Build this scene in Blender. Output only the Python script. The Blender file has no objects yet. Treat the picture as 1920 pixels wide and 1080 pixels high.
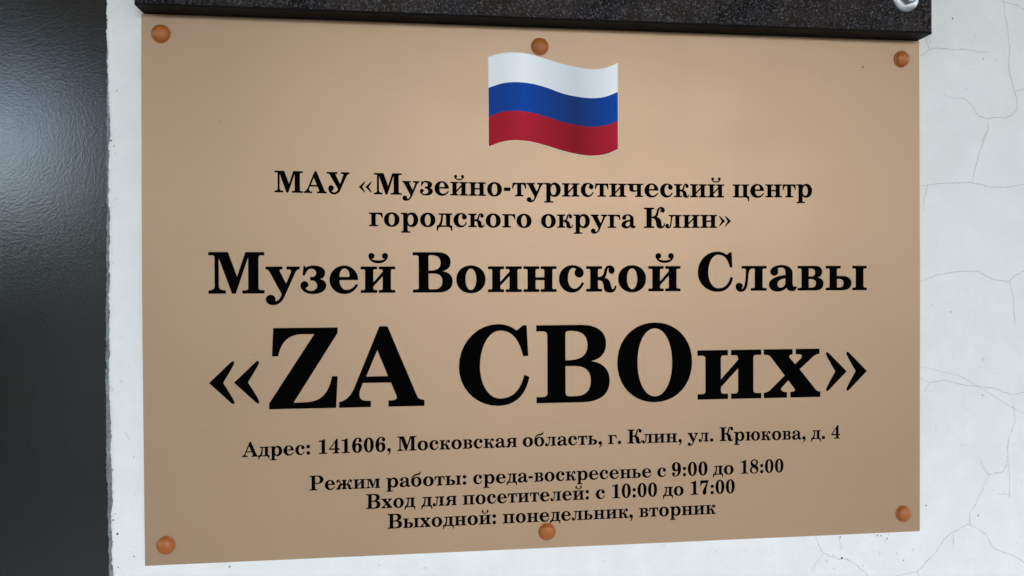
import bpy, math, random
from mathutils import Vector, geometry
R = math.radians
sc = bpy.context.scene

# ------------------------------------------------------------------ camera, sky, sun, exposure
cam = bpy.data.cameras.new('camera'); cam_o = bpy.data.objects.new('camera', cam)
sc.collection.objects.link(cam_o)
cam_o.location = (-0.09738, -0.56694, 1.55342)
cam_o.rotation_euler = (1.565496, 0.004213, -0.114118)
cam.sensor_width = 36.0; cam.lens = 26.25; cam.clip_start = 0.02; cam.clip_end = 500
sc.camera = cam_o

SUN_ELEV, SUN_AZ = 34, 15         # degrees; azimuth measured from straight in front of the wall, plus = from the right
w = bpy.data.worlds.new('World'); sc.world = w; w.use_nodes = True
nt = w.node_tree; nt.nodes.clear()
sky = nt.nodes.new('ShaderNodeTexSky'); sky.sky_type = 'NISHITA'; sky.sun_disc = False
sky.sun_elevation = R(SUN_ELEV); sky.sun_rotation = R(180 - SUN_AZ)
sky.air_density = 1.0; sky.dust_density = 0.8; sky.ozone_density = 1.0
bg = nt.nodes.new('ShaderNodeBackground'); bg.inputs['Strength'].default_value = 0.12
wo = nt.nodes.new('ShaderNodeOutputWorld')
nt.links.new(sky.outputs[0], bg.inputs[0]); nt.links.new(bg.outputs[0], wo.inputs[0])

sun = bpy.data.lights.new('sun', 'SUN'); sun.energy = 1.2; sun.angle = R(40); sun.color = (1.0, 0.97, 0.93)
sun_o = bpy.data.objects.new('sun', sun); sc.collection.objects.link(sun_o)
d = Vector((math.sin(R(SUN_AZ)) * math.cos(R(SUN_ELEV)), -math.cos(R(SUN_AZ)) * math.cos(R(SUN_ELEV)), math.sin(R(SUN_ELEV))))
sun_o.rotation_euler = d.to_track_quat('Z', 'Y').to_euler(); sun_o.location = d * 6

vs = sc.view_settings
vs.view_transform = 'Standard'; vs.look = 'None'; vs.exposure = 3.0; vs.gamma = 1.0; vs.use_curve_mapping = False

# ------------------------------------------------------------------ helpers
MM = 0.001
UNSEEN_PORCH_D, UNSEEN_PORCH_Z = 6.0, 3.36     # reach and height of the unseen porch roof, added to shape the light
ZC = 1.55                       # height of the sign's middle above the ground
col = sc.collection

def mesh_obj(name, verts, faces, mats, parent=None, midx=None, smooth=False):
    me = bpy.data.meshes.new(name); me.from_pydata(verts, [], faces); me.update()
    if not isinstance(mats, (list, tuple)): mats = [mats]
    for m in mats: me.materials.append(m)
    if midx:
        for p, i in zip(me.polygons, midx): p.material_index = i
    if smooth:
        for p in me.polygons: p.use_smooth = True
    o = bpy.data.objects.new(name, me); col.objects.link(o)
    if parent: o.parent = parent
    return o

def tag(o, label, cat, group=None):
    o['label'] = label; o['category'] = cat
    if group: o['group'] = group
    return o

def thing(name, label, cat, loc):
    o = bpy.data.objects.new(name, None); o.empty_display_size = 0.05
    col.objects.link(o); o.location = loc
    return tag(o, label, cat)

class NT:
    def __init__(s, name):
        s.m = bpy.data.materials.new(name); s.m.use_nodes = True
        s.t = s.m.node_tree; s.b = s.t.nodes['Principled BSDF']
    def n(s, kind, **kw):
        nd = s.t.nodes.new(kind)
        for k, v in kw.items():
            if k in nd.inputs: nd.inputs[k].default_value = v
            else: setattr(nd, k, v)
        return nd
    def l(s, a, b): s.t.links.new(a, b)
    def set(s, **kw):
        for k, v in kw.items(): s.b.inputs[k.replace('_', ' ')].default_value = v
    def co(s, scale=(1, 1, 1)):
        tc = s.n('ShaderNodeTexCoord'); mp = s.n('ShaderNodeMapping'); mp.inputs['Scale'].default_value = scale
        s.l(tc.outputs['Object'], mp.inputs['Vector']); return mp.outputs[0]
    def noise(s, v, scale, detail=4, rough=0.55):
        nd = s.n('ShaderNodeTexNoise'); nd.inputs['Scale'].default_value = scale
        nd.inputs['Detail'].default_value = detail; nd.inputs['Roughness'].default_value = rough
        s.l(v, nd.inputs['Vector']); return nd.outputs['Fac']
    def ramp(s, f, stops):
        r = s.n('ShaderNodeValToRGB'); e = r.color_ramp.elements
        while len(e) < len(stops): e.new(0.5)
        for el, (p, c) in zip(e, stops): el.position = p; el.color = (*c, 1)
        s.l(f, r.inputs[0]); return r.outputs[0]
    def bump(s, f, strength, dist, normal=None):
        b = s.n('ShaderNodeBump'); b.inputs['Strength'].default_value = strength; b.inputs['Distance'].default_value = dist
        s.l(f, b.inputs['Height'])
        if normal: s.l(normal, b.inputs['Normal'])
        return b.outputs[0]
    def mix(s, f, a, b, mode='MIX'):
        m = s.n('ShaderNodeMix', data_type='RGBA', blend_type=mode)
        for inp, v in ((m.inputs[0], f), (m.inputs[6], a), (m.inputs[7], b)):
            if hasattr(v, 'is_linked'): s.l(v, inp)
            elif isinstance(v, tuple): inp.default_value = (*v, 1)
            else: inp.default_value = v
        return m.outputs[2]

# ------------------------------------------------------------------ materials
def m_plaster():
    k = NT('white_plaster'); v = k.co()
    big = k.noise(v, 5, 5); mid = k.noise(v, 38, 6, .6); fine = k.noise(v, 420, 4, .6)
    c = k.ramp(big, [(.3, (.74, .73, .715)), (.7, (.785, .775, .765))])
    c = k.mix(k.ramp(mid, [(.42, (0, 0, 0)), (.75, (1, 1, 1))]), c, (.81, .80, .79))
    # faint dirt specks
    vo = k.n('ShaderNodeTexVoronoi', feature='F1'); vo.inputs['Scale'].default_value = 170; k.l(v, vo.inputs['Vector'])
    sel = k.noise(v, 70, 3)
    spk = k.n('ShaderNodeMath', operation='LESS_THAN'); k.l(vo.outputs['Distance'], spk.inputs[0]); spk.inputs[1].default_value = .11
    sg = k.n('ShaderNodeMath', operation='GREATER_THAN'); k.l(sel, sg.inputs[0]); sg.inputs[1].default_value = .6
    an = k.n('ShaderNodeMath', operation='MULTIPLY'); k.l(spk.outputs[0], an.inputs[0]); k.l(sg.outputs[0], an.inputs[1])
    an2 = k.n('ShaderNodeMath', operation='MULTIPLY'); k.l(an.outputs[0], an2.inputs[0]); an2.inputs[1].default_value = .45
    c = k.mix(an2.outputs[0], c, (.36, .35, .33))
    k.l(c, k.b.inputs['Base Color']); k.set(Roughness=.75)
    pit = k.n('ShaderNodeTexVoronoi', feature='F1'); pit.inputs['Scale'].default_value = 75; k.l(v, pit.inputs['Vector'])
    pr = k.ramp(pit.outputs['Distance'], [(.06, (0, 0, 0)), (.16, (1, 1, 1))])
    psel = k.ramp(k.noise(v, 26, 3), [(.52, (1, 1, 1)), (.60, (0, 0, 0))])
    pm = k.mix(1.0, pr, psel, 'LIGHTEN')
    b0 = k.bump(pm, .55, .0012); b1 = k.bump(mid, .5, .0035, b0); b2 = k.bump(fine, .4, .0006, b1)
    k.l(b2, k.b.inputs['Normal']); return k.m

def m_simple(name, c, rough, metal=0.0, **kw):
    k = NT(name); k.set(Base_Color=(*c, 1), Roughness=rough, Metallic=metal, **kw); return k.m

def m_mortar():
    k = NT('grey_mortar'); v = k.co()
    n1 = k.noise(v, 60, 8, .7); n2 = k.noise(v, 380, 5, .7)
    c = k.ramp(n1, [(.3, (.16, .16, .16)), (.55, (.31, .31, .33)), (.75, (.44, .44, .47))])
    c = k.mix(k.ramp(n2, [(.3, (1, 1, 1)), (.42, (0, 0, 0))]), c, (.03, .03, .03))
    k.l(c, k.b.inputs['Base Color']); k.set(Roughness=.95)
    k.l(k.bump(n2, .9, .003), k.b.inputs['Normal']); return k.m

def m_plate():
    k = NT('satin_gold_plate')
    br = k.noise(k.co((3, 1, 300)), 6, 3); gr = k.noise(k.co(), 900, 2); cl = k.noise(k.co(), 9, 3)
    c = k.ramp(cl, [(.3, (.385, .252, .154)), (.7, (.405, .265, .162))])
    c = k.mix(k.ramp(br, [(.35, (0, 0, 0)), (.65, (1, 1, 1))]), c, k.mix(.015, c, (.7, .6, .45)))
    k.l(c, k.b.inputs['Base Color']); k.set(Metallic=.45)
    sm = k.noise(k.co((1, 1, 1.6)), 14, 5, .65); rr = k.n('ShaderNodeMapRange'); k.l(sm, rr.inputs[0]); rr.inputs[1].default_value = .3; rr.inputs[2].default_value = .7; rr.inputs[3].default_value = .41; rr.inputs[4].default_value = .45
    k.l(rr.outputs[0], k.b.inputs['Roughness'])
    k.l(k.bump(gr, .06, .0004), k.b.inputs['Normal']); return k.m

def m_granite():
    k = NT('black_granite'); v = k.co()
    n1 = k.noise(v, 780, 3, .7); n2 = k.noise(v, 60, 4, .6)
    c = k.ramp(n1, [(.46, (.003, .003, .003)), (.58, (.03, .029, .032)), (.74, (.15, .145, .155))])
    c2 = k.ramp(n2, [(.42, (.001, .001, .001)), (.65, (.022, .019, .025))])
    c = k.mix(.5, c, c2, 'ADD')
    k.l(c, k.b.inputs['Base Color']); k.set(Roughness=.09); return k.m

def m_granite_sawn():
    k = NT('sawn_granite'); v = k.co()
    n1 = k.noise(v, 500, 5, .7)
    c = k.ramp(n1, [(.5, (.004, .004, .004)), (.7, (.008, .008, .008)), (.82, (.06, .055, .055))])
    k.l(c, k.b.inputs['Base Color']); k.set(Roughness=.6, Specular_IOR_Level=.15)
    k.l(k.bump(n1, .4, .001), k.b.inputs['Normal']); return k.m

def m_door():
    k = NT('pebbled_dark_paint'); v = k.co()
    n0 = k.noise(v, 640, 1, .5); n1 = k.noise(v, 1500, 1, .5); n2 = k.noise(v, 7, 4, .6)
    k.set(Base_Color=(.0145, .0135, .0125, 1), IOR=1.53)
    k.b.inputs['Specular IOR Level'].default_value = 0.62
    rr = k.n('ShaderNodeMapRange'); k.l(n2, rr.inputs[0]); rr.inputs[1].default_value = .3; rr.inputs[2].default_value = .7; rr.inputs[3].default_value = .14; rr.inputs[4].default_value = .20
    k.l(rr.outputs[0], k.b.inputs['Roughness'])
    b1 = k.bump(n0, .14, .00035); k.l(k.bump(n1, .16, .0002, b1), k.b.inputs['Normal']); return k.m

def m_stripe(name, lo, hi):
    # printed cloth-wave tones of the flag artwork, running across the flag
    k = NT(name); tc = k.n('ShaderNodeTexCoord'); sx = k.n('ShaderNodeSeparateXYZ'); k.l(tc.outputs['Object'], sx.inputs[0])
    mr = k.n('ShaderNodeMapRange'); k.l(sx.outputs[0], mr.inputs[0]); mr.inputs[1].default_value = -.05; mr.inputs[2].default_value = .05
    mid = tuple((a + b) / 2 for a, b in zip(lo, hi))
    c = k.ramp(mr.outputs[0], [(0, mid), (.1, mid), (.27, hi), (.45, mid), (.67, lo), (.85, mid), (1, hi)])
    k.l(c, k.b.inputs['Base Color']); k.set(Roughness=.5, Specular_IOR_Level=.06); return k.m

MP = m_plaster(); MM_ = m_mortar()
M_CRACK = m_simple('crack_shadow', (.48, .46, .435), .95)
M_FAINT = m_simple('scratch', (.56, .56, .55), .9)
M_SPECK = m_simple('dark_pit', (.07, .065, .06), .95)
M_PLATE = m_plate(); M_EDGE = m_simple('pale_plate_edge', (.62, .58, .50), .6)
M_INK = m_simple('black_print', (.0018, .0016, .0016), .7, Specular_IOR_Level=.0)
M_CAP = m_simple('caramel_plastic', (.37, .112, .024), .36, Specular_IOR_Level=.3)
M_GR = m_granite(); M_GS = m_granite_sawn(); M_DOOR = m_door()
M_ZINC = m_simple('zinc_steel', (.48, .48, .49), .42, 1.0)
M_WHITE = m_stripe('flag_white', (.66, .69, .74), (.93, .94, .95))
M_BLUE = m_stripe('flag_blue', (.006, .03, .15), (.002, .062, .37))
M_RED = m_stripe('flag_red', (.26, .005, .012), (.46, .013, .032))
M_PRINT = m_simple('print_margin', (.60, .52, .44), .5)

# ------------------------------------------------------------------ setting: ground
def m_ground():
    k = NT('paving'); v = k.co(); n = k.noise(v, 4, 6); f = k.noise(v, 90, 4)
    c = k.mix(k.ramp(f, [(.35, (0, 0, 0)), (.65, (1, 1, 1))]), k.ramp(n, [(.3, (.02, .022, .018)), (.7, (.035, .036, .03))]), (.03, .03, .027))
    k.l(c, k.b.inputs['Base Color']); k.set(Roughness=1.0, Specular_IOR_Level=0.0); return k.m
g = mesh_obj('ground', [(-40, -60, 0), (40, -60, 0), (40, 5, 0), (-40, 5, 0)], [(0, 1, 2, 3)], m_ground())
g['kind'] = 'structure'
def box(x0, x1, y0, y1, z0, z1):
    v = [(x, y, z) for x in (x0, x1) for y in (y0, y1) for z in (z0, z1)]
    return v, [(0, 1, 3, 2), (4, 6, 7, 5), (0, 4, 5, 1), (2, 3, 7, 6), (0, 2, 6, 4), (1, 5, 7, 3)]
v, f = box(-2.7, 3.4, -18, -.05, .004, .05)
o = mesh_obj('path', v, f, m_simple('bounce_concrete', (.22, .21, .20), .9)); o['kind'] = 'structure'  # unseen pale strip, added to reflect light into the lower plate
# unseen porch roof and trees, added so the glossy door mirrors a sky band
v, f = box(-8, 8, -UNSEEN_PORCH_D, -.02, UNSEEN_PORCH_Z, UNSEEN_PORCH_Z + .16)
o = mesh_obj('unseen_porch_roof', v, f, m_simple('unseen_roof_boards', (.72, .52, .33), .6)); o['kind'] = 'structure'
v, f = box(-8, 8, -UNSEEN_PORCH_D - .08, -UNSEEN_PORCH_D - .004, UNSEEN_PORCH_Z - .08, UNSEEN_PORCH_Z + .16)
o = mesh_obj('added_porch_beam', v, f, m_simple('added_dark_beam', (.03, .027, .025), .7)); o['kind'] = 'structure'  # added as a dark edge above the mirrored sky band
M_ADDED_PIER = m_simple('added_pier_render', (.42, .39, .36), .9, Specular_IOR_Level=0.0)
for a, b in ((-2.75, -1.22), (3.75, 5.8)):  # unseen piers, added to narrow the bright band on the plate
    v, f = box(a, b, -UNSEEN_PORCH_D + .02, -UNSEEN_PORCH_D + .6, 0, UNSEEN_PORCH_Z - .003)
    o = mesh_obj('added_pier', v, f, M_ADDED_PIER); o['kind'] = 'structure'
for i in range(9):  # joists added to break up reflections in the slab and door
    x = -3.7 + .93 * i
    v, f = box(x, x + .17, -UNSEEN_PORCH_D + .01, -.03, UNSEEN_PORCH_Z - .10, UNSEEN_PORCH_Z - .002)
    o = mesh_obj('added_joist', v, f, M_ADDED_PIER if i % 3 == 1 else bpy.data.materials['added_dark_beam']); o['kind'] = 'structure'
rt = random.Random(3); V, Fc = [], []
for i in range(161):
    x = -80 + i; h = 4.2 + rt.uniform(-.35, .35); V += [(x, -26 + rt.uniform(-1, 1), 0), (x, -26 + rt.uniform(-1, 1), h), (x, -31, h * .9), (x, -31, 0)]
for i in range(160):
    for j in range(3): a = i * 4 + j; Fc.append((a, a + 1, a + 5, a + 4))
o = mesh_obj('unseen_trees', V, Fc, m_simple('unseen_foliage', (.035, .05, .025), 1.0, Specular_IOR_Level=0.0)); o['kind'] = 'structure'  # unseen tree line, added to end the mirrored sky band below

# ------------------------------------------------------------------ wall: plaster skin, broken mortar edge, masonry
PLASTER_EDGE = [(-325.5, 231.5), (-324.6, 208.7), (-325.0, 201.0), (-325.2, 193.3), (-324.8, 180.0), (-324.5, 160.8), (-324.4, 148.6), (-324.0, 136.0), (-323.0, 122.6), (-323.4, 113.0), (-324.2, 105.3), (-324.7, 74.7), (-324.1, 55.5), (-324.4, 17.1), (-324.9, -5.9), (-324.7, -21.2), (-325.3, -59.7), (-324.7, -82.7), (-323.9, -102.0), (-324.6, -116.6), (-323.6, -130.8), (-323.8, -138.5), (-323.0, -152.8), (-324.3, -159.7), (-324.2, -175.1), (-323.9, -183.6), (-323.7, -198.3), (-323.3, -206.0), (-324.2, -229.1)]
MORTAR_EDGE = [(-325.5, 231.5), (-325.9, 170.4), (-326.4, 132.1), (-326.8, 93.8), (-327.2, 55.5), (-327.7, 17.1), (-328.1, -21.2), (-328.6, -59.6), (-328.5, -101.9), (-328.7, -130.7), (-327.9, -144.9), (-328.0, -159.6), (-327.5, -175.0), (-327.3, -198.1), (-327.9, -228.9)]
def lerp_edge(E, z):
    if z >= E[0][1]: return E[0][0]
    if z <= E[-1][1]: return E[-1][0]
    for (xa, za), (xb, zb) in zip(E, E[1:]):
        if za >= z >= zb: return xa + (xb - xa) * (za - z) / max(za - zb, 1e-6)
wall = thing('plastered_wall', 'white plastered wall with hairline cracks behind the gold sign and the granite slab', 'wall', (0, 0, 0))
rnd = random.Random(5)
zs = [x for x in range(-1550, -260, 60)] + [-260 + i * 1.0 for i in range(521)] + [290, 350, 410, 470, 530, 590, 680, 780, 900, 1000, 1100, 1250, 1400, 1600, 1790]
V, Fc, MI = [], [], []
XS = [-318, -305, -290, -200, 0, 200, 320, 420, 900, 1400]
drift = 0
for z in zs:
    drift = drift * .75 + rnd.gauss(0, .16)
    e = lerp_edge(PLASTER_EDGE, z) + drift + (rnd.gauss(0, .25) if rnd.random() < .25 else 0)
    row = [(e + .9 + rnd.gauss(0, .25), 6.0), (e + .1, 2.2 + rnd.gauss(0, .3)), (e, .9 + rnd.gauss(0, .25)), (e + .8, .25 + rnd.gauss(0, .08)), (e + 2.2, 0.0)] + [(x, 0.0) for x in XS]
    for x, y in row: V.append((x * MM, y * MM, ZC + z * MM))
n = 5 + len(XS)
for i in range(len(zs) - 1):
    for j in range(n - 1):
        a = i * n + j; Fc.append((a, a + 1, a + n + 1, a + n)); MI.append(0)
def ribbon(pts, w, mat, y=-.12, jit=.45):
    P = []
    for (xa, za), (xb, zb) in zip(pts, pts[1:]):
        L = math.hypot(xb - xa, zb - za); m = max(1, int(L / .95))
        for i in range(m):
            t = i / m; P.append((xa + (xb - xa) * t + rnd.gauss(0, jit * .6), za + (zb - za) * t + rnd.gauss(0, jit * .6)))
    P.append(pts[-1])
    base = len(V)
    for i, (x, z) in enumerate(P):
        a = P[max(0, i - 1)]; b = P[min(len(P) - 1, i + 1)]
        dx, dz = b[0] - a[0], b[1] - a[1]; L = math.hypot(dx, dz) or 1
        t = i / max(1, len(P) - 1); ww = w * (.45 + .55 * min(1, 6 * t, 6 * (1 - t))) * rnd.uniform(.4, 1.4) / 2
        V.append(((x - dz / L * ww) * MM, y * MM, ZC + (z + dx / L * ww) * MM)); V.append(((x + dz / L * ww) * MM, y * MM, ZC + (z - dx / L * ww) * MM))
    for i in range(len(P) - 1):
        a = base + 2 * i; Fc.append((a, a + 1, a + 3, a + 2)); MI.append(mat)
CRACKS = [[(374.8, 239.2), (377.4, 232.8), (377.8, 224.0), (380.1, 214.2), (381.3, 203.2), (381.7, 194.5), (382.5, 191.2), (381.3, 189.0), (381.9, 175.8), (384.3, 168.1), (386.1, 161.6), (388.5, 155.0), (388.8, 146.2), (384.3, 141.7), (378.3, 138.8), (372.3, 139.3), (366.3, 138.6), (362.7, 138.0), (355.6, 139.4), (351.4, 142.6), (349.7, 147.5), (346.1, 150.2), (341.4, 153.9), (337.8, 154.7), (333.1, 153.7), (328.4, 154.7), (323.7, 156.7)], [(386.1, 161.6), (395.1, 162.7), (403.6, 160.9)], [(306.4, 203.5), (308.5, 198.7), (311.4, 193.3)], [(298.0, 184.3), (303.8, 187.9), (311.4, 193.3), (315.5, 194.3), (324.9, 194.3), (333.2, 193.5), (341.4, 194.5), (348.5, 193.6), (356.8, 192.0), (364.0, 193.9)], [(361.5, 127.0), (356.8, 119.2)], [(373.6, 235.9), (378.4, 233.9), (388.0, 232.6), (394.0, 229.5), (403.6, 227.2)], [(362.5, 138.2), (363.0, 130.3), (360.6, 123.7), (355.8, 112.6), (352.0, 99.4), (348.2, 85.3)], [(300.2, 83.1), (304.9, 82.2), (318.9, 84.1), (348.2, 85.3), (361.5, 82.0), (378.2, 81.3), (395.1, 84.5), (404.8, 86.9)], [(309.5, 83.6), (306.3, 72.7), (305.3, 61.8)], [(301.0, 4.0), (304.8, 5.3), (314.1, 8.3), (330.6, 11.8), (352.9, 12.6), (368.6, 5.1), (381.6, 3.7), (387.8, 9.4), (395.1, 12.5), (404.7, 16.0)], [(382.0, 3.7), (385.4, -10.4), (386.8, -32.5)], [(300.9, -74.3), (304.6, -76.1), (310.7, -78.8), (323.4, -76.9), (342.3, -81.2), (368.5, -84.4), (382.9, -89.9), (395.0, -88.0), (404.7, -89.5)], [(310.7, -78.8), (306.0, -86.1)], [(383.9, -90.8), (386.8, -112.1), (380.5, -127.5), (379.5, -147.3), (375.7, -153.8), (362.2, -155.6), (356.5, -146.6), (354.6, -139.9)], [(362.5, -155.6), (360.1, -162.1), (355.3, -171.9), (350.5, -180.5), (346.4, -187.0), (345.4, -195.7), (337.4, -199.2), (330.3, -202.2), (325.0, -205.8), (320.9, -211.1), (315.0, -218.5), (308.0, -224.2), (303.3, -230.0), (299.2, -232.5), (290.4, -234.3), (280.0, -235.2)], [(299.2, -232.5), (300.9, -236.2), (302.1, -244.1)], [(345.4, -195.7), (351.7, -199.3), (360.0, -204.0), (364.2, -210.8), (367.2, -216.5), (375.6, -220.2), (385.2, -223.4), (394.9, -229.4), (404.6, -232.6)], [(211.9, -198.8), (211.9, -201.2), (214.7, -205.4), (216.4, -210.8), (219.2, -214.2), (224.9, -217.1), (231.7, -219.3), (238.0, -219.4), (244.3, -223.4), (248.8, -226.3), (253.4, -230.9), (256.9, -234.1), (262.6, -241.1)], [(330.9, -202.8), (331.3, -213.8)]]
FAINT = [[(303.7, -65.6), (309.3, -66.6), (337.6, -73.6), (356.6, -84.1), (380.5, -98.7), (395.0, -105.7), (407.1, -112.7)], [(231.2, -200.7), (232.9, -206.2), (234.6, -213.8)], [(219.2, -214.2), (212.4, -221.4), (208.4, -228.7)], [(-314.3, -102.2), (-309.8, -108.6)], [(380.5, -140.7), (381.9, -157.4), (381.7, -172.8), (368.4, -171.5)]]
SPECKS = [((234.3, -218.6), 1.29), ((248.8, -226.6), 0.5), ((307.4, -178.9), 0.9), ((353.5, -188.9), 0.9), ((287.5, -222.9), 0.7), ((265.0, -201.6), 0.9), ((267.9, -202.1), 0.8), ((273.4, -204.7), 0.9), ((233.0, -201.7), 0.9), ((-319.7, -175.8), 1.1), ((-321.1, -161.0), 0.5), ((-322.5, -165.5), 0.8), ((-308.5, -192.4), 0.7), ((-319.4, -199.9), 0.6), ((-241.8, -202.9), 0.9), ((-308.1, -120.7), 0.5), ((-324.2, 194.3), 1), ((-318.0, 143.6), 0.5), ((-322.1, 107.8), 0.9), ((331.1, 219.0), 1), ((358.6, 186.9), 0.7), ((369.7, 185.9), 0.5), ((343.4, 161.8), 0.5), ((329.1, -21.0), 0.8), ((357.5, -89.9), 0.7), ((385.3, -130.7), 0.5)]
for i, c in enumerate(CRACKS): ribbon(c, .5, 1, y=-.10 - .004 * i)
for i, c in enumerate(FAINT): ribbon(c, .5, 2, y=-.06 - .001 * i, jit=.25)
def blob(x, z, r, mat, y):
    base = len(V); m = 9; sx = rnd.uniform(.7, 1.35); th = rnd.uniform(0, 3.1)
    for i in range(m):
        a = 2 * math.pi * i / m; q = r * rnd.uniform(.6, 1.2); u, v = q * sx * math.cos(a), q / sx * math.sin(a)
        V.append(((x + u * math.cos(th) - v * math.sin(th)) * MM, y * MM, ZC + (z + u * math.sin(th) + v * math.cos(th)) * MM))
    Fc.append(tuple(range(base, base + m))); MI.append(mat)
for i, ((x, z), r) in enumerate(SPECKS): blob(x, z, r * .8, 3, -.2 - .002 * i)
for x, z, r in [(262, -201.0, .5), (264.5, -202.3, .45), (269.5, -203.4, .5), (271.4, -206.2, .7), (266.2, -200.9, .4), (274.6, -201.4, .5), (259.8, -201.9, .35), (-323.2, 196, .6), (-320.5, 186, .4), (-321.6, 112, .6), (-320.2, 104, .8), (-319.4, 99, .5), (-321, 60, .4), (-319, 66, .5), (-321.5, 20, .5)]: blob(x, z, r, 1, -.22)
for i in range(150):                                   # small scuffs and pits scattered over the plaster
    x = rnd.choice([rnd.uniform(302, 400), rnd.uniform(302, 400), rnd.uniform(-322, -302), rnd.uniform(-300, 400)]); z = rnd.uniform(-245, 240) if abs(x) > 301 else rnd.uniform(-245, -200)
    blob(x, z, rnd.uniform(.10, .34), rnd.choice([2, 2, 1]), -.25 - .002 * i)
mesh_obj('plaster_coat', V, Fc, [MP, M_CRACK, M_FAINT, M_SPECK], wall, MI)
V, Fc = [], []
rnd = random.Random(9)
zs2 = [x for x in range(-1550, -260, 60)] + [-260 + i * 1.2 for i in range(434)] + [290, 350, 410, 470, 530, 590, 680, 780, 900, 1000, 1100, 1250, 1400, 1600, 1790]
dr = 0
for z in zs2:
    dr = dr * .6 + rnd.gauss(0, .22)
    e = lerp_edge(MORTAR_EDGE, z) + dr; p = lerp_edge(PLASTER_EDGE, z) + 3
    for t, y in ((0, 30), (0, 4.2), (.12, 2.2), (.4, 1.6), (.75, 1.3), (1, 2.0)):
        V.append(((e + (p - e) * t) * MM, (y + (rnd.gauss(0, .35) if t > 0 else 0)) * MM, ZC + z * MM))
for i in range(len(zs2) - 1):
    for j in range(5):
        a = i * 6 + j; Fc.append((a, a + 1, a + 7, a + 6))
mesh_obj('mortar_edge', V, Fc, MM_, wall)
v, f = box(-.318, 1.4, .007, .30, 0, 3.34); mesh_obj('masonry', v, f, MM_, wall)

# ------------------------------------------------------------------ dark door leaf left of the wall
v, f = box(-1.30, -.3235, .010, .05, .02, 2.3)
door = mesh_obj('metal_door', v, f, M_DOOR)
tag(door, 'dark grey steel door with a pebbled glossy paint, left of the broken plaster edge', 'door')

# ------------------------------------------------------------------ gold sign
sign = thing('museum_sign', 'flat gold information sign with black Cyrillic lettering and a printed tricolour flag', 'sign', (0, -.003, ZC))
def loc(x, z, y=0.0): return (x * MM, y * MM, z * MM)        # millimetres in the sign's own frame (front face at y = 0)
W2, H2 = 300, 198.8
rim = [(-W2, H2), (0, H2), (W2, H2), (W2 + .5, 0), (W2, -H2), (0, -H2), (-W2, -H2), (-W2 - .8, 0)]
V = [loc(x * .9993, z * .9993, 0) for x, z in rim] + [loc(x, z, .25) for x, z in rim] + [loc(x, z, 2.7) for x, z in rim]
Fc = [tuple(range(7, -1, -1)), tuple(range(16, 24))]; MI = [0, 1]
for k in range(8):
    q = (k + 1) % 8
    Fc += [(k, q, q + 8, k + 8), (k + 8, q + 8, q + 16, k + 16)]; MI += [0, 1]
def speck(x, z, r):
    base = len(V)
    for i in range(8):
        a = 2 * math.pi * i / 8; q = r * rnd.uniform(.7, 1.2); V.append(loc(x + q * math.cos(a), z + q * math.sin(a), -.02))
    Fc.append(tuple(range(base, base + 8))); MI.append(2)
for x, z, r in [(-164.6, 159.9, .3), (-245.7, 121.8, .4), (251.2, 176.2, .85), (-222.7, -47.5, .4)]: speck(x, z, r)
for i in range(26): speck(rnd.uniform(-290, 290), rnd.uniform(-190, 190), rnd.uniform(.1, .22))
mesh_obj('plate', V, Fc, [M_PLATE, M_EDGE, m_simple('dirt', (.10, .06, .035), .9)], sign, MI)

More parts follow.
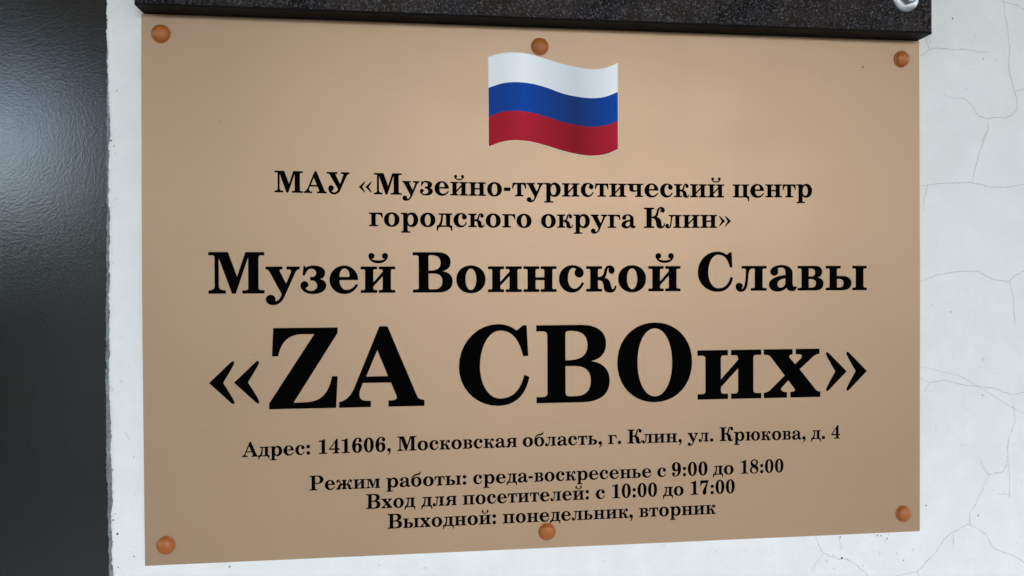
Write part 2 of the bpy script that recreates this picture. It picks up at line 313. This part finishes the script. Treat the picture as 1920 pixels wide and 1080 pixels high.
# --- lettering: outlines of a bold old-style roman, drawn in 1/722 of the capital height
GLYPHS = {}
for ln in '''М|14|14|M 0 722 L 332 722 L 484 299 L 625 722 L 949 722 L 949 664 L 893 664 Q 847 662 847 620 L 847 102 Q 847 60 893 59 L 949 59 L 949 0 L 573 0 L 573 59 L 625 59 Q 671 60 671 102 L 671 625 L 462 0 L 396 0 L 176 612 L 176 130 C 176 80 220 62 292 59 L 292 0 L 0 0 L 0 59 C 60 62 105 80 105 130 L 105 630 Q 105 664 60 664 L 0 664 Z
А|8|0|M 361 728 L 435 728 L 700 90 Q 715 57 766 57 L 766 0 L 440 0 L 440 57 L 470 57 Q 527 60 512 98 L 463 218 L 212 218 L 186 150 Q 165 62 240 58 L 283 57 L 283 0 L 0 0 L 0 52 Q 85 65 132 170 Z M 342 512 L 243 277 L 436 277 Z
У|0|0|M 0 722 L 369 722 L 369 664 L 335 664 Q 290 660 312 618 L 452 335 L 560 618 Q 570 664 530 664 L 475 664 L 475 722 L 776 722 L 776 664 L 745 662 Q 695 640 660 565 L 470 130 C 420 20 350 -31 245 -31 E 53 170 N 150 282 E 243 190 C 243 120 190 115 181 78 Q 212 45 250 45 C 320 45 355 90 385 150 L 108 622 Q 80 664 45 664 L 0 664 Z
К|14|0|M 275 404 C 380 410 420 470 440 560 C 455 660 500 752 600 752 E 737 625 N 655 542 E 576 625 Q 578 655 600 680 Q 560 690 540 640 C 515 550 510 430 455 386 C 560 375 605 290 620 160 Q 632 60 655 60 Q 695 62 700 176 L 742 172 C 745 40 690 -17 585 -17 C 480 -17 440 40 430 130 C 415 270 400 345 275 349 Z # M 0 722 L 366 722 L 366 664 L 318 664 Q 277 662 277 625 L 277 97 Q 277 60 318 58 L 366 58 L 366 0 L 0 0 L 0 58 L 52 58 Q 93 60 93 97 L 93 625 Q 93 662 52 664 L 0 664 Z
В|14|34|M 0 722 L 430 722 C 590 722 667 650 667 545 C 667 450 610 400 525 383 C 640 365 701 300 701 200 C 701 70 610 0 440 0 L 0 0 L 0 57 L 62 57 Q 104 58 104 97 L 104 625 Q 104 664 62 665 L 0 665 Z M 277 634 Q 277 666 310 666 L 345 666 Q 488 660 488 530 Q 488 400 320 395 L 277 394 Z M 277 339 L 370 339 C 470 335 518 290 518 200 C 518 100 460 60 370 59 L 312 59 Q 277 60 277 92 Z
Р|14|20|M 0 722 L 420 722 E 690 515 N 400 310 L 285 310 L 285 95 Q 285 58 325 57 L 390 57 L 390 0 L 0 0 L 0 57 L 66 57 Q 108 58 108 95 L 108 627 Q 108 664 66 665 L 0 665 Z M 285 665 L 385 665 Q 505 660 505 515 Q 505 370 385 366 L 285 366 Z
С|36|36|M 0 346 N 357 737 C 430 737 490 705 524 676 L 582 724 L 616 724 L 630 440 L 582 438 C 545 600 480 676 373 676 E 190 346 N 373 52 C 490 52 560 130 592 267 L 640 247 C 610 80 510 -16 357 -16 E 0 346 Z
О|36|36|O 351 361 351 376 162 320
Z|20|12|M 39 722 L 611 722 L 608 670 L 216 55 L 330 57 C 460 62 525 130 557 285 L 608 285 L 592 0 L 0 0 L 0 52 L 400 664 L 290 664 C 170 660 110 600 82 470 L 27 470 Z
а|26|0|M 24 357 N 240 486 E 440 335 L 440 130 Q 440 78 470 78 Q 490 78 508 84 L 518 70 C 510 10 470 -11 430 -11 Q 350 -11 322 52 C 290 5 220 -18 155 -18 E 0 110 C 0 230 140 275 306 297 L 306 340 Q 306 434 228 434 Q 190 434 165 418 Q 174 390 174 357 N 99 283 E 24 357 Z M 303 231 C 220 225 160 180 160 120 Q 165 58 215 58 C 270 58 303 110 303 140 Z
б|28|26|M 0 240 C 0 420 60 560 190 610 C 300 650 400 620 440 745 L 470 740 C 470 640 440 570 350 560 C 250 550 130 540 85 400 C 130 460 190 487 265 487 E 513 235 N 256 -17 E 0 240 Z M 160 235 N 256 425 E 352 235 N 256 45 E 160 235 Z
в|14|26|M 0 468 L 340 468 E 462 360 C 462 290 420 255 370 247 C 440 240 484 200 484 130 C 484 40 420 0 330 0 L 0 0 L 0 52 L 43 52 Q 72 52 72 80 L 72 388 Q 72 416 43 416 L 0 416 Z M 209 416 L 245 416 Q 325 412 325 345 Q 325 275 265 268 L 209 268 Z M 209 216 L 255 216 Q 341 210 341 140 Q 341 58 250 56 L 209 56 Z
г|14|4|M 0 468 L 447 468 L 460 286 L 422 286 C 405 370 370 412 270 414 Q 225 414 225 390 L 225 80 Q 225 52 255 52 L 303 52 L 303 0 L 0 0 L 0 52 L 47 52 Q 77 52 77 80 L 77 388 Q 77 416 47 416 L 0 416 Z
д|8|8|M 67 468 L 525 468 L 525 416 L 492 416 Q 462 416 462 388 L 462 82 Q 462 54 492 54 L 533 54 L 533 -139 L 492 -139 C 485 -50 455 0 380 0 L 155 0 C 85 0 55 -50 45 -139 L 3 -139 L 3 54 L 40 54 C 110 100 150 220 150 390 Q 148 416 120 416 L 67 416 Z M 222 410 L 315 410 L 315 54 L 165 54 C 205 140 220 260 222 410 Z
е|28|30|M 0 233 N 258 486 E 502 228 L 176 228 N 292 57 C 370 57 425 100 464 162 L 502 145 C 455 40 370 -18 260 -18 E 0 233 Z M 176 286 L 335 286 Q 350 290 348 320 N 265 432 E 176 286 Z
ж|4|4|M 472 271 C 553 271 578 320 588 390 C 598 450 638 482 687 483 E 782 390 N 725 325 E 665 385 Q 665 408 674 428 Q 651 425 645 400 C 638 350 625 270 595 252 C 663 245 693 200 708 130 Q 723 43 747 43 Q 773 50 779 108 L 812 108 C 812 20 763 -20 698 -20 C 623 -20 583 15 577 70 C 571 150 563 208 472 208 Z # M 326 271 C 245 271 220 320 210 390 C 200 450 160 482 111 483 E 16 390 N 73 325 E 133 385 Q 133 408 124 428 Q 147 425 153 400 C 160 350 173 270 203 252 C 135 245 105 200 90 130 Q 75 43 51 43 Q 25 50 19 108 L -14 108 C -14 20 35 -20 100 -20 C 175 -20 215 15 221 70 C 227 150 235 208 326 208 Z # M 270 468 L 528 468 L 528 416 L 500 416 Q 472 416 472 388 L 472 80 Q 472 52 500 52 L 528 52 L 528 0 L 270 0 L 270 52 L 298 52 Q 326 52 326 80 L 326 388 Q 326 416 298 416 L 270 416 Z
з|8|24|M 54 480 L 84 478 L 92 452 C 140 480 180 487 230 487 E 430 370 C 430 290 390 255 335 248 C 410 240 450 195 450 130 N 218 -17 E 0 140 N 72 212 E 141 150 Q 141 110 90 91 Q 115 41 180 41 E 288 130 N 205 222 L 169 222 L 169 287 L 205 287 E 272 360 N 190 428 C 140 428 105 390 76 312 L 38 312 Z
и|14|14|I 0 289 75 222 # I 318 608 385 532 # M 222 190 L 385 372 L 385 290 L 222 114 Z
й|14|14|I 0 289 75 222 # I 318 608 385 532 # M 222 190 L 385 372 L 385 290 L 222 114 Z # M 137 654 N 309 523 E 481 654 L 436 605 Q 380 574 309 574 Q 238 574 182 605 Z # D 190 654 54 # D 428 654 54
к|14|4|M 217 271 C 300 271 325 320 335 390 C 345 450 385 482 434 483 E 529 390 N 472 325 E 412 385 Q 412 408 421 428 Q 398 425 392 400 C 385 350 372 270 342 252 C 410 245 440 200 455 130 Q 470 43 494 43 Q 520 50 526 108 L 559 108 C 559 20 510 -20 445 -20 C 370 -20 330 15 324 70 C 318 150 310 208 217 208 Z # I 0 293 74 219
л|8|14|M 110 468 L 571 468 L 571 416 L 525 416 Q 497 416 497 388 L 497 80 Q 497 52 525 52 L 571 52 L 571 0 L 277 0 L 277 52 L 323 52 Q 351 52 351 80 L 351 416 L 310 418 C 240 415 240 330 228 190 C 215 60 190 -19 96 -19 E 0 85 N 66 154 E 131 90 Q 131 55 107 31 C 175 40 189 250 189 390 Q 187 416 160 416 L 110 416 Z
м|14|14|M 0 468 L 240 468 L 350 190 L 455 468 L 682 468 L 682 416 L 657 416 Q 628 416 628 388 L 628 80 Q 628 52 657 52 L 682 52 L 682 0 L 415 0 L 415 52 L 452 52 Q 481 52 481 80 L 481 400 L 330 0 L 285 0 L 126 400 L 126 100 Q 126 54 172 52 L 212 52 L 212 0 L 0 0 L 0 52 Q 72 54 72 100 L 72 388 Q 72 416 43 416 L 0 416 Z
н|14|14|I 0 289 75 222 # I 314 603 379 527 # R 222 214 379 267
о|28|28|O 261 234 261 251 95 190
п|14|14|M 0 468 L 603 468 L 603 416 L 557 416 Q 527 416 527 388 L 527 80 Q 527 52 557 52 L 603 52 L 603 0 L 314 0 L 314 52 L 350 52 Q 379 52 379 80 L 379 412 L 222 412 L 222 80 Q 222 52 252 52 L 289 52 L 289 0 L 0 0 L 0 52 L 46 52 Q 75 52 75 80 L 75 388 Q 75 416 46 416 L 0 416 Z
р|10|26|M 0 470 L 215 474 L 229 425 C 260 462 310 487 380 487 E 585 235 N 370 -17 C 310 -17 255 5 229 40 L 229 -130 Q 229 -158 257 -158 L 318 -158 L 318 -210 L 10 -210 L 10 -158 L 53 -158 Q 81 -158 81 -130 L 81 390 Q 81 416 53 418 L 0 418 Z M 235 235 N 330 408 E 424 235 N 330 56 E 235 235 Z
с|28|24|M 0 234 N 239 487 E 456 345 N 372 259 E 287 345 Q 287 385 314 417 Q 292 433 260 433 E 166 245 N 282 57 Q 370 57 421 178 L 462 159 Q 390 -16 244 -16 E 0 234 Z
т|8|8|M 10 468 L 476 468 L 486 266 L 446 266 C 430 360 400 408 340 412 Q 317 412 317 390 L 317 80 Q 317 52 347 52 L 392 52 L 392 0 L 96 0 L 96 52 L 141 52 Q 171 52 171 80 L 171 390 Q 171 412 148 412 C 90 408 55 360 41 266 L 0 266 Z
у|4|2|M 0 470 L 289 470 L 289 418 L 262 418 Q 230 415 245 385 L 350 172 L 432 370 Q 442 414 404 416 L 357 416 L 357 470 L 584 470 L 584 418 L 565 416 Q 530 410 512 370 L 340 -20 C 300 -110 250 -206 125 -206 E 0 -105 N 82 -22 E 166 -100 Q 168 -125 175 -133 Q 245 -120 270 -10 L 60 385 Q 40 416 15 418 L 0 418 Z
х|6|6|M 0 468 L 279 468 L 279 416 Q 232 412 252 382 L 303 322 L 362 380 Q 378 412 345 416 L 309 416 L 309 468 L 540 468 L 540 418 Q 500 414 472 386 L 347 272 L 500 76 Q 515 54 547 54 L 547 0 L 255 0 L 255 54 Q 310 56 298 82 L 236 166 L 168 92 Q 160 56 224 54 L 224 0 L 0 0 L 0 52 Q 40 56 66 82 L 202 214 L 62 400 Q 48 416 0 416 Z
ц|14|10|M 0 468 L 284 468 L 284 416 L 252 416 Q 224 416 224 388 L 224 50 L 374 50 L 374 388 Q 374 416 346 416 L 312 416 L 312 468 L 594 468 L 594 416 L 550 416 Q 522 416 522 388 L 522 78 Q 522 50 550 50 L 594 50 L 594 -20 L 590 -140 L 550 -140 C 545 -50 510 0 450 0 L 0 0 L 0 50 L 48 50 Q 76 50 76 78 L 76 388 Q 76 416 48 416 L 0 416 Z
ч|14|14|M 0 468 L 284 468 L 284 416 L 248 416 Q 218 416 218 388 L 218 300 Q 218 238 272 238 C 300 238 325 245 347 258 L 347 202 C 310 188 265 180 210 180 C 125 180 72 215 72 290 L 72 388 Q 72 416 44 416 L 0 416 Z # I 281 568 345 492
ы|14|14|M 0 468 L 284 468 L 284 416 L 242 416 Q 213 416 213 388 L 213 275 L 320 275 C 430 275 486 215 486 140 C 486 50 420 0 310 0 L 0 0 L 0 52 L 43 52 Q 72 52 72 80 L 72 388 Q 72 416 43 416 L 0 416 Z M 213 218 L 250 218 Q 335 215 335 140 Q 335 57 255 55 L 213 55 Z # I 500 776 567 714
ь|14|24|M 0 468 L 284 468 L 284 416 L 242 416 Q 213 416 213 388 L 213 275 L 320 275 C 430 275 486 215 486 140 C 486 50 420 0 310 0 L 0 0 L 0 52 L 43 52 Q 72 52 72 80 L 72 388 Q 72 416 43 416 L 0 416 Z M 213 218 L 250 218 Q 335 215 335 140 Q 335 57 255 55 L 213 55 Z
ю|14|26|I 0 285 75 222 # R 222 214 330 267 # O 553 234 245 251 88 190
я|2|14|M 570 468 L 260 468 C 150 468 85 420 85 345 C 85 265 150 215 250 215 L 385 215 L 385 80 Q 385 52 357 52 L 310 52 L 310 0 L 570 0 L 570 52 L 559 52 Q 531 52 531 80 L 531 388 Q 531 416 559 416 L 570 416 Z M 385 412 L 300 412 Q 235 408 235 340 Q 235 272 300 268 L 385 268 Z # M 222 252 C 154 245 124 200 109 130 Q 94 43 70 43 Q 44 50 38 108 L 5 108 C 5 20 54 -20 119 -20 C 194 -20 234 15 240 70 C 246 150 255 215 386 215 L 386 255 Z
0|34|34|O 253 354 250 370 78 306
1|60|60|M 308 722 L 262 722 C 220 690 120 655 0 650 L 0 588 L 105 592 Q 136 592 136 562 L 136 95 Q 136 58 100 57 L 12 57 L 12 0 L 415 0 L 415 57 L 345 57 Q 308 58 308 95 Z
4|22|28|M 366 722 L 425 722 L 425 255 L 470 255 Q 490 262 510 270 L 510 170 L 425 180 L 425 95 Q 425 58 455 57 L 498 57 L 498 0 L 168 0 L 168 57 L 240 57 Q 272 58 272 95 L 272 180 L 0 180 L 0 240 Z M 272 520 L 80 255 L 272 255 Z
6|38|38|M 0 340 C 0 570 120 738 300 738 C 420 738 490 670 490 590 N 405 500 E 318 580 Q 318 640 340 672 Q 322 682 295 682 C 220 680 180 580 178 420 C 215 455 260 468 300 468 C 420 468 496 370 496 230 C 496 80 400 -16 255 -16 C 90 -16 0 120 0 340 Z M 181 210 N 253 385 E 325 210 N 253 45 E 181 210 Z
8|40|40|M 245 738 C 380 738 468 670 468 570 C 468 490 420 440 370 410 C 450 375 492 310 492 215 C 492 70 390 -16 245 -16 C 95 -16 0 60 0 170 C 0 260 50 320 120 345 C 60 385 35 450 35 530 C 35 660 120 738 245 738 Z M 255 680 C 190 680 150 640 150 590 C 150 520 250 480 310 450 C 345 490 355 530 355 580 C 355 640 315 680 255 680 Z M 175 300 C 130 260 115 220 115 170 C 115 90 170 40 250 40 C 325 40 370 80 370 140 C 370 220 270 260 175 300 Z
9|38|38|M 496 382 C 496 152 376 -16 196 -16 C 76 -16 6 52 6 132 N 91 222 E 178 142 Q 178 82 156 50 Q 174 40 201 40 C 276 42 316 142 318 302 C 281 267 236 254 196 254 C 76 254 0 352 0 492 C 0 642 96 738 241 738 C 406 738 496 602 496 382 Z M 315 512 N 243 337 E 171 512 N 243 677 E 315 512 Z
7|50|50|M 6 722 L 467 722 L 467 690 C 390 480 350 340 340 120 C 335 20 300 -16 230 -16 C 160 -16 135 40 135 90 C 140 240 240 380 350 575 L 160 575 C 100 575 75 540 58 430 L 6 430 Z
«|20|20|M 0 243 L 190 420 Q 224 448 226 416 Q 222 395 125 243 Q 215 105 225 72 Q 226 42 196 62 Z # M 221 243 L 411 420 Q 445 448 447 416 Q 443 395 346 243 Q 436 105 446 72 Q 447 42 417 62 Z
»|20|20|M 447 243 L 257 420 Q 223 448 221 416 Q 225 395 322 243 Q 232 105 222 72 Q 221 42 251 62 Z # M 226 243 L 36 420 Q 2 448 0 416 Q 4 395 101 243 Q 11 105 1 72 Q 0 42 30 62 Z
-|30|30|R 0 180 222 304
:|50|50|D 90 76 92 # D 90 392 92
.|45|45|D 90 76 92
,|40|45|D 92 80 92 # M 184 90 C 190 -30 130 -125 55 -165 L 28 -132 C 80 -90 105 -50 100 0 L 80 60 Z
'''.split('\n'):
    if not ln.strip(): continue
    ch, lb, rb, path = ln.split('|', 3)
    GLYPHS[ch] = (float(lb), float(rb), path)
K = .56
def bez(p0, p1, p2, p3, n=9):
    return [tuple((1 - t) ** 3 * a + 3 * (1 - t) ** 2 * t * b + 3 * (1 - t) * t * t * c + t ** 3 * e for a, b, c, e in zip(p0, p1, p2, p3)) for t in [i / n for i in range(1, n + 1)]]
def ell(cx, cy, rx, ry, n=40):
    out = []
    for i in range(n):
        a = 2 * math.pi * i / n; c, s = math.cos(a), math.sin(a)
        out.append((cx + rx * math.copysign(abs(c) ** .96, c), cy + ry * math.copysign(abs(s) ** .96, s)))
    return out
def path_loops(txt):
    tk = txt.split(); loops = []; cur = None; i = 0
    def num(k):
        nonlocal i
        r = [float(t) for t in tk[i:i + k]]; i += k; return r
    while i < len(tk):
        c = tk[i]; i += 1
        if c == 'M': cur = [tuple(num(2))]
        elif c == 'L': cur.append(tuple(num(2)))
        elif c == 'Q':
            a = num(4); p = cur[-1]; q = (a[0], a[1]); e = (a[2], a[3])
            cur += bez(p, tuple(u + (v - u) * 2 / 3 for u, v in zip(p, q)), tuple(u + (v - u) * 2 / 3 for u, v in zip(e, q)), e, 6)
        elif c == 'C':
            a = num(6); cur += bez(cur[-1], a[0:2], a[2:4], a[4:6])
        elif c == 'E':
            x, y = num(2); p = cur[-1]; cur += bez(p, (p[0] + K * (x - p[0]), p[1]), (x, y - K * (y - p[1])), (x, y))
        elif c == 'N':
            x, y = num(2); p = cur[-1]; cur += bez(p, (p[0], p[1] + K * (y - p[1])), (x - K * (x - p[0]), y), (x, y))
        elif c == 'Z':
            if math.dist(cur[0], cur[-1]) < 1e-6: cur.pop()
            loops.append(cur)
    return loops
def stem(x0, x1, s0, s1, h=468, t=52):
    r = min(29, (s0 - x0) * .6); q = min(29, (x1 - s1) * .6)
    return ('M %g %g L %g %g L %g %g L %g %g Q %g %g %g %g L %g %g Q %g %g %g %g L %g %g L %g 0 L %g 0 L %g %g L %g %g Q %g %g %g %g L %g %g Q %g %g %g %g L %g %g Z' % (
        x0, h, x1, h, x1, h - t, s1 + q, h - t, s1, h - t, s1, h - t - 29, s1, t + 29, s1, t, s1 + q, t, x1, t, x1, x0, x0, t,
        s0 - r, t, s0, t, s0, t + 29, s0, h - t - 29, s0, h - t, s0 - r, h - t, x0, h - t))
def glyph_parts(ch):
    out = []
    for part in GLYPHS[ch][2].split('#'):
        part = part.strip(); a = part.split()
        if a[0] == 'O': v = list(map(float, a[1:])); out.append([ell(*v[:4]), ell(v[0], v[1], v[4], v[5])])
        elif a[0] == 'D': v = list(map(float, a[1:])); out.append([ell(v[0], v[1], v[2], v[2], 28)])
        elif a[0] == 'R': v = list(map(float, a[1:])); out.append([[(v[0], v[1]), (v[2], v[1]), (v[2], v[3]), (v[0], v[3])]])
        elif a[0] == 'I': out.append(path_loops(stem(*map(float, a[1:]))))
        else: out.append(path_loops(part))
    return out
TESS = {}
def tess(ch):
    if ch in TESS: return TESS[ch]
    res = []; xs = []
    for loops in glyph_parts(ch):
        pts = [p for lp in loops for p in lp]; xs += [p[0] for p in pts]
        tri = geometry.tessellate_polygon([[Vector((p[0], p[1], 0)) for p in lp] for lp in loops])
        res.append((pts, tri))
    TESS[ch] = (res, min(xs), max(xs)); return TESS[ch]
LINES = {1: (15.95, [('МАУ', -207.74, -153.56, 71.36, 70.73), ('«', -146.95, -137.43, 70.67, 70.58), ('Музейно', -135.91, -40.08, 70.57, 70.05), ('-', -38.58, -33.65, 70.04, 70.03), ('туристический', -32.39, 135.29, 70.03, 70.65), ('центр', 142.23, 208.17, 70.71, 71.49)]), 2: (15.82, [('городского', -139.63, -17.51, 46.83, 46.27), ('округа', -10.32, 64.0, 46.27, 46.39), ('Клин', 70.36, 129.52, 46.41, 46.76), ('»', 131.0, 140.9, 46.77, 46.85)]), 3: (30.35, [('Музей', -254.74, -120.46, -2.74, -2.74), ('Воинской', -107.5, 99.66, -2.74, -2.74), ('Славы', 113.55, 254.34, -2.74, -2.74)]), 4: (59.62, [('«', -254.77, -219.27, -87.76, -87.76), ('Z', -212.41, -162.71, -87.76, -87.76), ('А', -162.08, -99.19, -87.76, -87.76), ('С', -73.36, -19.62, -87.76, -87.76), ('В', -14.31, 42.91, -87.76, -87.76), ('О', 48.86, 108.8, -87.76, -87.76), ('и', 113.08, 165.44, -87.76, -87.76), ('х', 167.43, 214.7, -87.76, -87.76), ('»', 219.43, 254.42, -87.76, -87.76)]), 5: (10.96, [('Адрес:', -231.96, -183.19, -122.32, -121.75), ('141606,', -177.02, -124.37, -121.68, -121.21), ('Московская', -119.66, -29.6, -121.17, -120.7), ('область,', -25.08, 36.65, -120.68, -120.6), ('г.', 41.36, 51.82, -120.6, -120.61), ('Клин,', 56.77, 100.24, -120.61, -120.71), ('ул.', 104.94, 125.86, -120.72, -120.81), ('Крюкова,', 130.96, 202.19, -120.83, -121.29), ('д.', 206.85, 218.68, -121.33, -121.43), ('4', 223.83, 231.29, -121.48, -121.55)]), 6: (10.95, [('Режим', -183.98, -132.37, -148.44, -148.23), ('работы:', -128.07, -68.05, -148.21, -147.97), ('среда-', -63.0, -17.32, -147.95, -147.76), ('воскресенье', -16.45, 75.72, -147.76, -147.38), ('с', 80.42, 87.65, -147.36, -147.33), ('9:00', 92.12, 121.13, -147.31, -147.2), ('до', 125.48, 142.46, -147.18, -147.11), ('18:00', 148.2, 183.73, -147.08, -146.94)]), 7: (11.1, [('Вход', -142.82, -106.39, -163.68, -163.47), ('для', -102.02, -75.56, -163.45, -163.3), ('посетителей:', -70.92, 26.3, -163.27, -162.73), ('с', 31.5, 38.9, -162.7, -162.66), ('10:00', 44.5, 80.32, -162.63, -162.43), ('до', 84.86, 101.66, -162.4, -162.31), ('17:00', 107.27, 143.34, -162.27, -162.07)]), 8: (11.08, [('Выходной:', -127.12, -45.64, -179.06, -178.67), ('понедельник,', -40.53, 60.89, -178.64, -178.16), ('вторник', 65.82, 127.83, -178.13, -177.84)])}
for num_, (cap, words) in LINES.items():
    V, Fc = [], []
    sy = cap / 722
    for word, x0, x1, z0, z1 in words:
        pen = 0; pos = []
        for ch in word:
            res, a, b = tess(ch); lb, rb, _ = GLYPHS[ch]
            pos.append(pen + lb - a); pen += lb + (b - a) + rb
        ink0 = pos[0] + tess(word[0])[1]; ink1 = pos[-1] + tess(word[-1])[2]
        sx = (x1 - x0) / (ink1 - ink0)
        for ch, ps in zip(word, pos):
            for layer, (pts, tri) in enumerate(tess(ch)[0]):
                base = len(V)
                for px, py in pts:
                    x = x0 + (px + ps - ink0) * sx
                    V.append(loc(x, z0 + (z1 - z0) * (x - x0) / (x1 - x0) + py * sy, -.05 - .012 * layer))
                for t in tri: Fc.append(tuple(base + q for q in t))
    # keep every face turned towards the viewer
    F2 = []
    for a, b, c in Fc:
        A, B, C = V[a], V[b], V[c]
        cr = (B[0] - A[0]) * (C[2] - A[2]) - (B[2] - A[2]) * (C[0] - A[0])
        F2.append((a, b, c) if cr > 0 else (a, c, b))
    mesh_obj('lettering', V, F2, M_INK, sign)

# --- printed flag
TOP, WB, BR, BOT = [[(-50.0, 174.9), (-41.7, 177.8), (-31.9, 179.1), (-20.1, 178.5), (-6.3, 175.0), (7.6, 171.2), (21.6, 168.7), (29.7, 168.1), (39.7, 169.2), (50.2, 173.6)],
    [(-50.1, 151.9), (-39.8, 155.5), (-30.0, 156.8), (-18.2, 156.1), (-6.3, 153.5), (7.6, 148.9), (21.5, 146.5), (31.6, 146.1), (40.7, 147.5), (50.1, 151.4)],
    [(-50.2, 130.2), (-39.9, 133.9), (-30.1, 135.1), (-18.3, 134.1), (-6.4, 131.2), (7.5, 127.1), (21.5, 124.6), (30.5, 124.1), (40.6, 125.5), (50.0, 128.9)],
    [(-50.3, 107.4), (-40.0, 111.3), (-30.2, 112.7), (-18.4, 111.9), (-6.5, 109.2), (7.4, 105.2), (21.4, 102.4), (29.4, 101.9), (39.5, 103.0), (49.9, 107.1)]]
def smooth(pts, n=40):
    xs = [p[0] for p in pts]; out = []
    for i in range(n + 1):
        x = -50 + 100 * i / n
        # Catmull-Rom through the measured points
        k = 0
        while k < len(pts) - 2 and x > xs[k + 1]: k += 1
        p1, p2 = pts[k], pts[k + 1]; p0 = pts[max(0, k - 1)]; p3 = pts[min(len(pts) - 1, k + 2)]
        h = p2[0] - p1[0]; t = min(max((x - p1[0]) / h, 0), 1)
        m1 = (p2[1] - p0[1]) / (p2[0] - p0[0]) * h; m2 = (p3[1] - p1[1]) / (p3[0] - p1[0]) * h
        out.append((x, (2 * t ** 3 - 3 * t * t + 1) * p1[1] + (t ** 3 - 2 * t * t + t) * m1 + (-2 * t ** 3 + 3 * t * t) * p2[1] + (t ** 3 - t * t) * m2))
    return out
def band(name, up, dn, mat, y, parent, grow=0.0):
    u, dd = smooth(up), smooth(dn)
    u = [(x * (1 + grow / 50), z + grow) for x, z in u]; dd = [(x * (1 + grow / 50), z - grow) for x, z in dd]
    V = [loc(x, z, y) for x, z in dd] + [loc(x, z, y) for x, z in u]; m = len(dd)
    return mesh_obj(name, V, [(i, i + 1, m + i + 1, m + i) for i in range(m - 1)], mat, parent)
flag = band('flag', TOP, BOT, M_PRINT, -.03, sign, .45)
band('stripe', TOP, WB, M_WHITE, -.06, flag)['label'] = 'white upper stripe'
band('stripe', WB, BR, M_BLUE, -.06, flag)['label'] = 'blue middle stripe'
band('stripe', BR, BOT, M_RED, -.06, flag)['label'] = 'red lower stripe'

# --- six domed screw caps
def lathe(prof, n=36):
    V, Fc = [], []
    for r, y in prof:
        for i in range(n):
            a = 2 * math.pi * i / n; V.append((r * math.cos(a) * MM, y * MM, r * math.sin(a) * MM))
    for j in range(len(prof) - 1):
        for i in range(n):
            a, b = j * n + i, j * n + (i + 1) % n; Fc.append((a, a + n, b + n, b))
    Fc.append(tuple((len(prof) - 1) * n + i for i in range(n))[::-1]); return V, Fc
prof = [(6.75, .9), (6.85, -.3), (6.7, -.75), (6.3, -.9), (6.05, -.82), (6.05, -1.5), (5.9, -2.1), (5.4, -2.85), (4.5, -3.55), (3.2, -4.1), (1.7, -4.4), (.4, -4.45)]
V, Fc = lathe(prof)
cap0 = mesh_obj('screw_cap', V, Fc, M_CAP, sign, smooth=True)
for i, (x, z, tx, tz) in enumerate([(-286.4, 184.6, .07, .05), (-10.6, 184.4, -.05, .04), (284.6, 183.4, .08, .10), (-285.5, -184.2, -.06, -.13), (-6.6, -186.2, .05, -.04), (285.6, -183.6, -.11, .08)]):
    o = cap0 if i == 0 else cap0.copy()
    if i: col.objects.link(o); o.parent = sign
    o.location = loc(x, z, .2); o.rotation_euler = (tx, 0, tz)
# ------------------------------------------------------------------ black granite slab above the sign
slab = thing('granite_plaque', 'thick black granite slab bolted to the wall just above the gold sign', 'plaque', (0, 0, ZC + .1993))
c = 1.2
x0, x1, y0, y1, z0, z1 = -298.7, 299.4, -20, -.4, 0, 400
V = [loc(x, z, y) for x, z, y in [(x0 + c, z0 + c, y0), (x1 - c, z0 + c, y0), (x1 - c, z1 - c, y0), (x0 + c, z1 - c, y0),
     (x0, z0, y0 + c), (x1, z0, y0 + c), (x1, z1, y0 + c), (x0, z1, y0 + c), (x0, z0, y1), (x1, z0, y1), (x1, z1, y1), (x0, z1, y1)]]
Fc = [(0, 1, 2, 3), (4, 5, 1, 0), (5, 6, 2, 1), (6, 7, 3, 2), (7, 4, 0, 3), (8, 9, 5, 4), (9, 10, 6, 5), (10, 11, 7, 6), (11, 8, 4, 7), (8, 11, 10, 9)]
mesh_obj('slab', V, Fc, [M_GR, M_GS], slab, [0, 1, 0, 0, 0, 1, 1, 1, 1, 1])
V, Fc = lathe([(10.5, 0), (10.6, -.8), (10.2, -1.6), (7.2, -2.4), (6.6, -2.6)], 40)
bolt = mesh_obj('bolt', V, Fc, M_ZINC, slab, smooth=True)
bolt.location = loc(276.3, 225.6 - 199.3, -20.0)
V, Fc = [], []
for r, y in ((5.9, -2.4), (5.9, -7.0), (5.2, -7.8)):
    for i in range(6):
        a = math.pi / 3 * i + .35; V.append((r * math.cos(a) * MM, y * MM, r * math.sin(a) * MM))
for j in range(2):
    for i in range(6):
        a, b = j * 6 + i, j * 6 + (i + 1) % 6; Fc.append((a, a + 6, b + 6, b))
Fc.append((17, 16, 15, 14, 13, 12))
mesh_obj('hex_head', V, Fc, M_ZINC, bolt)
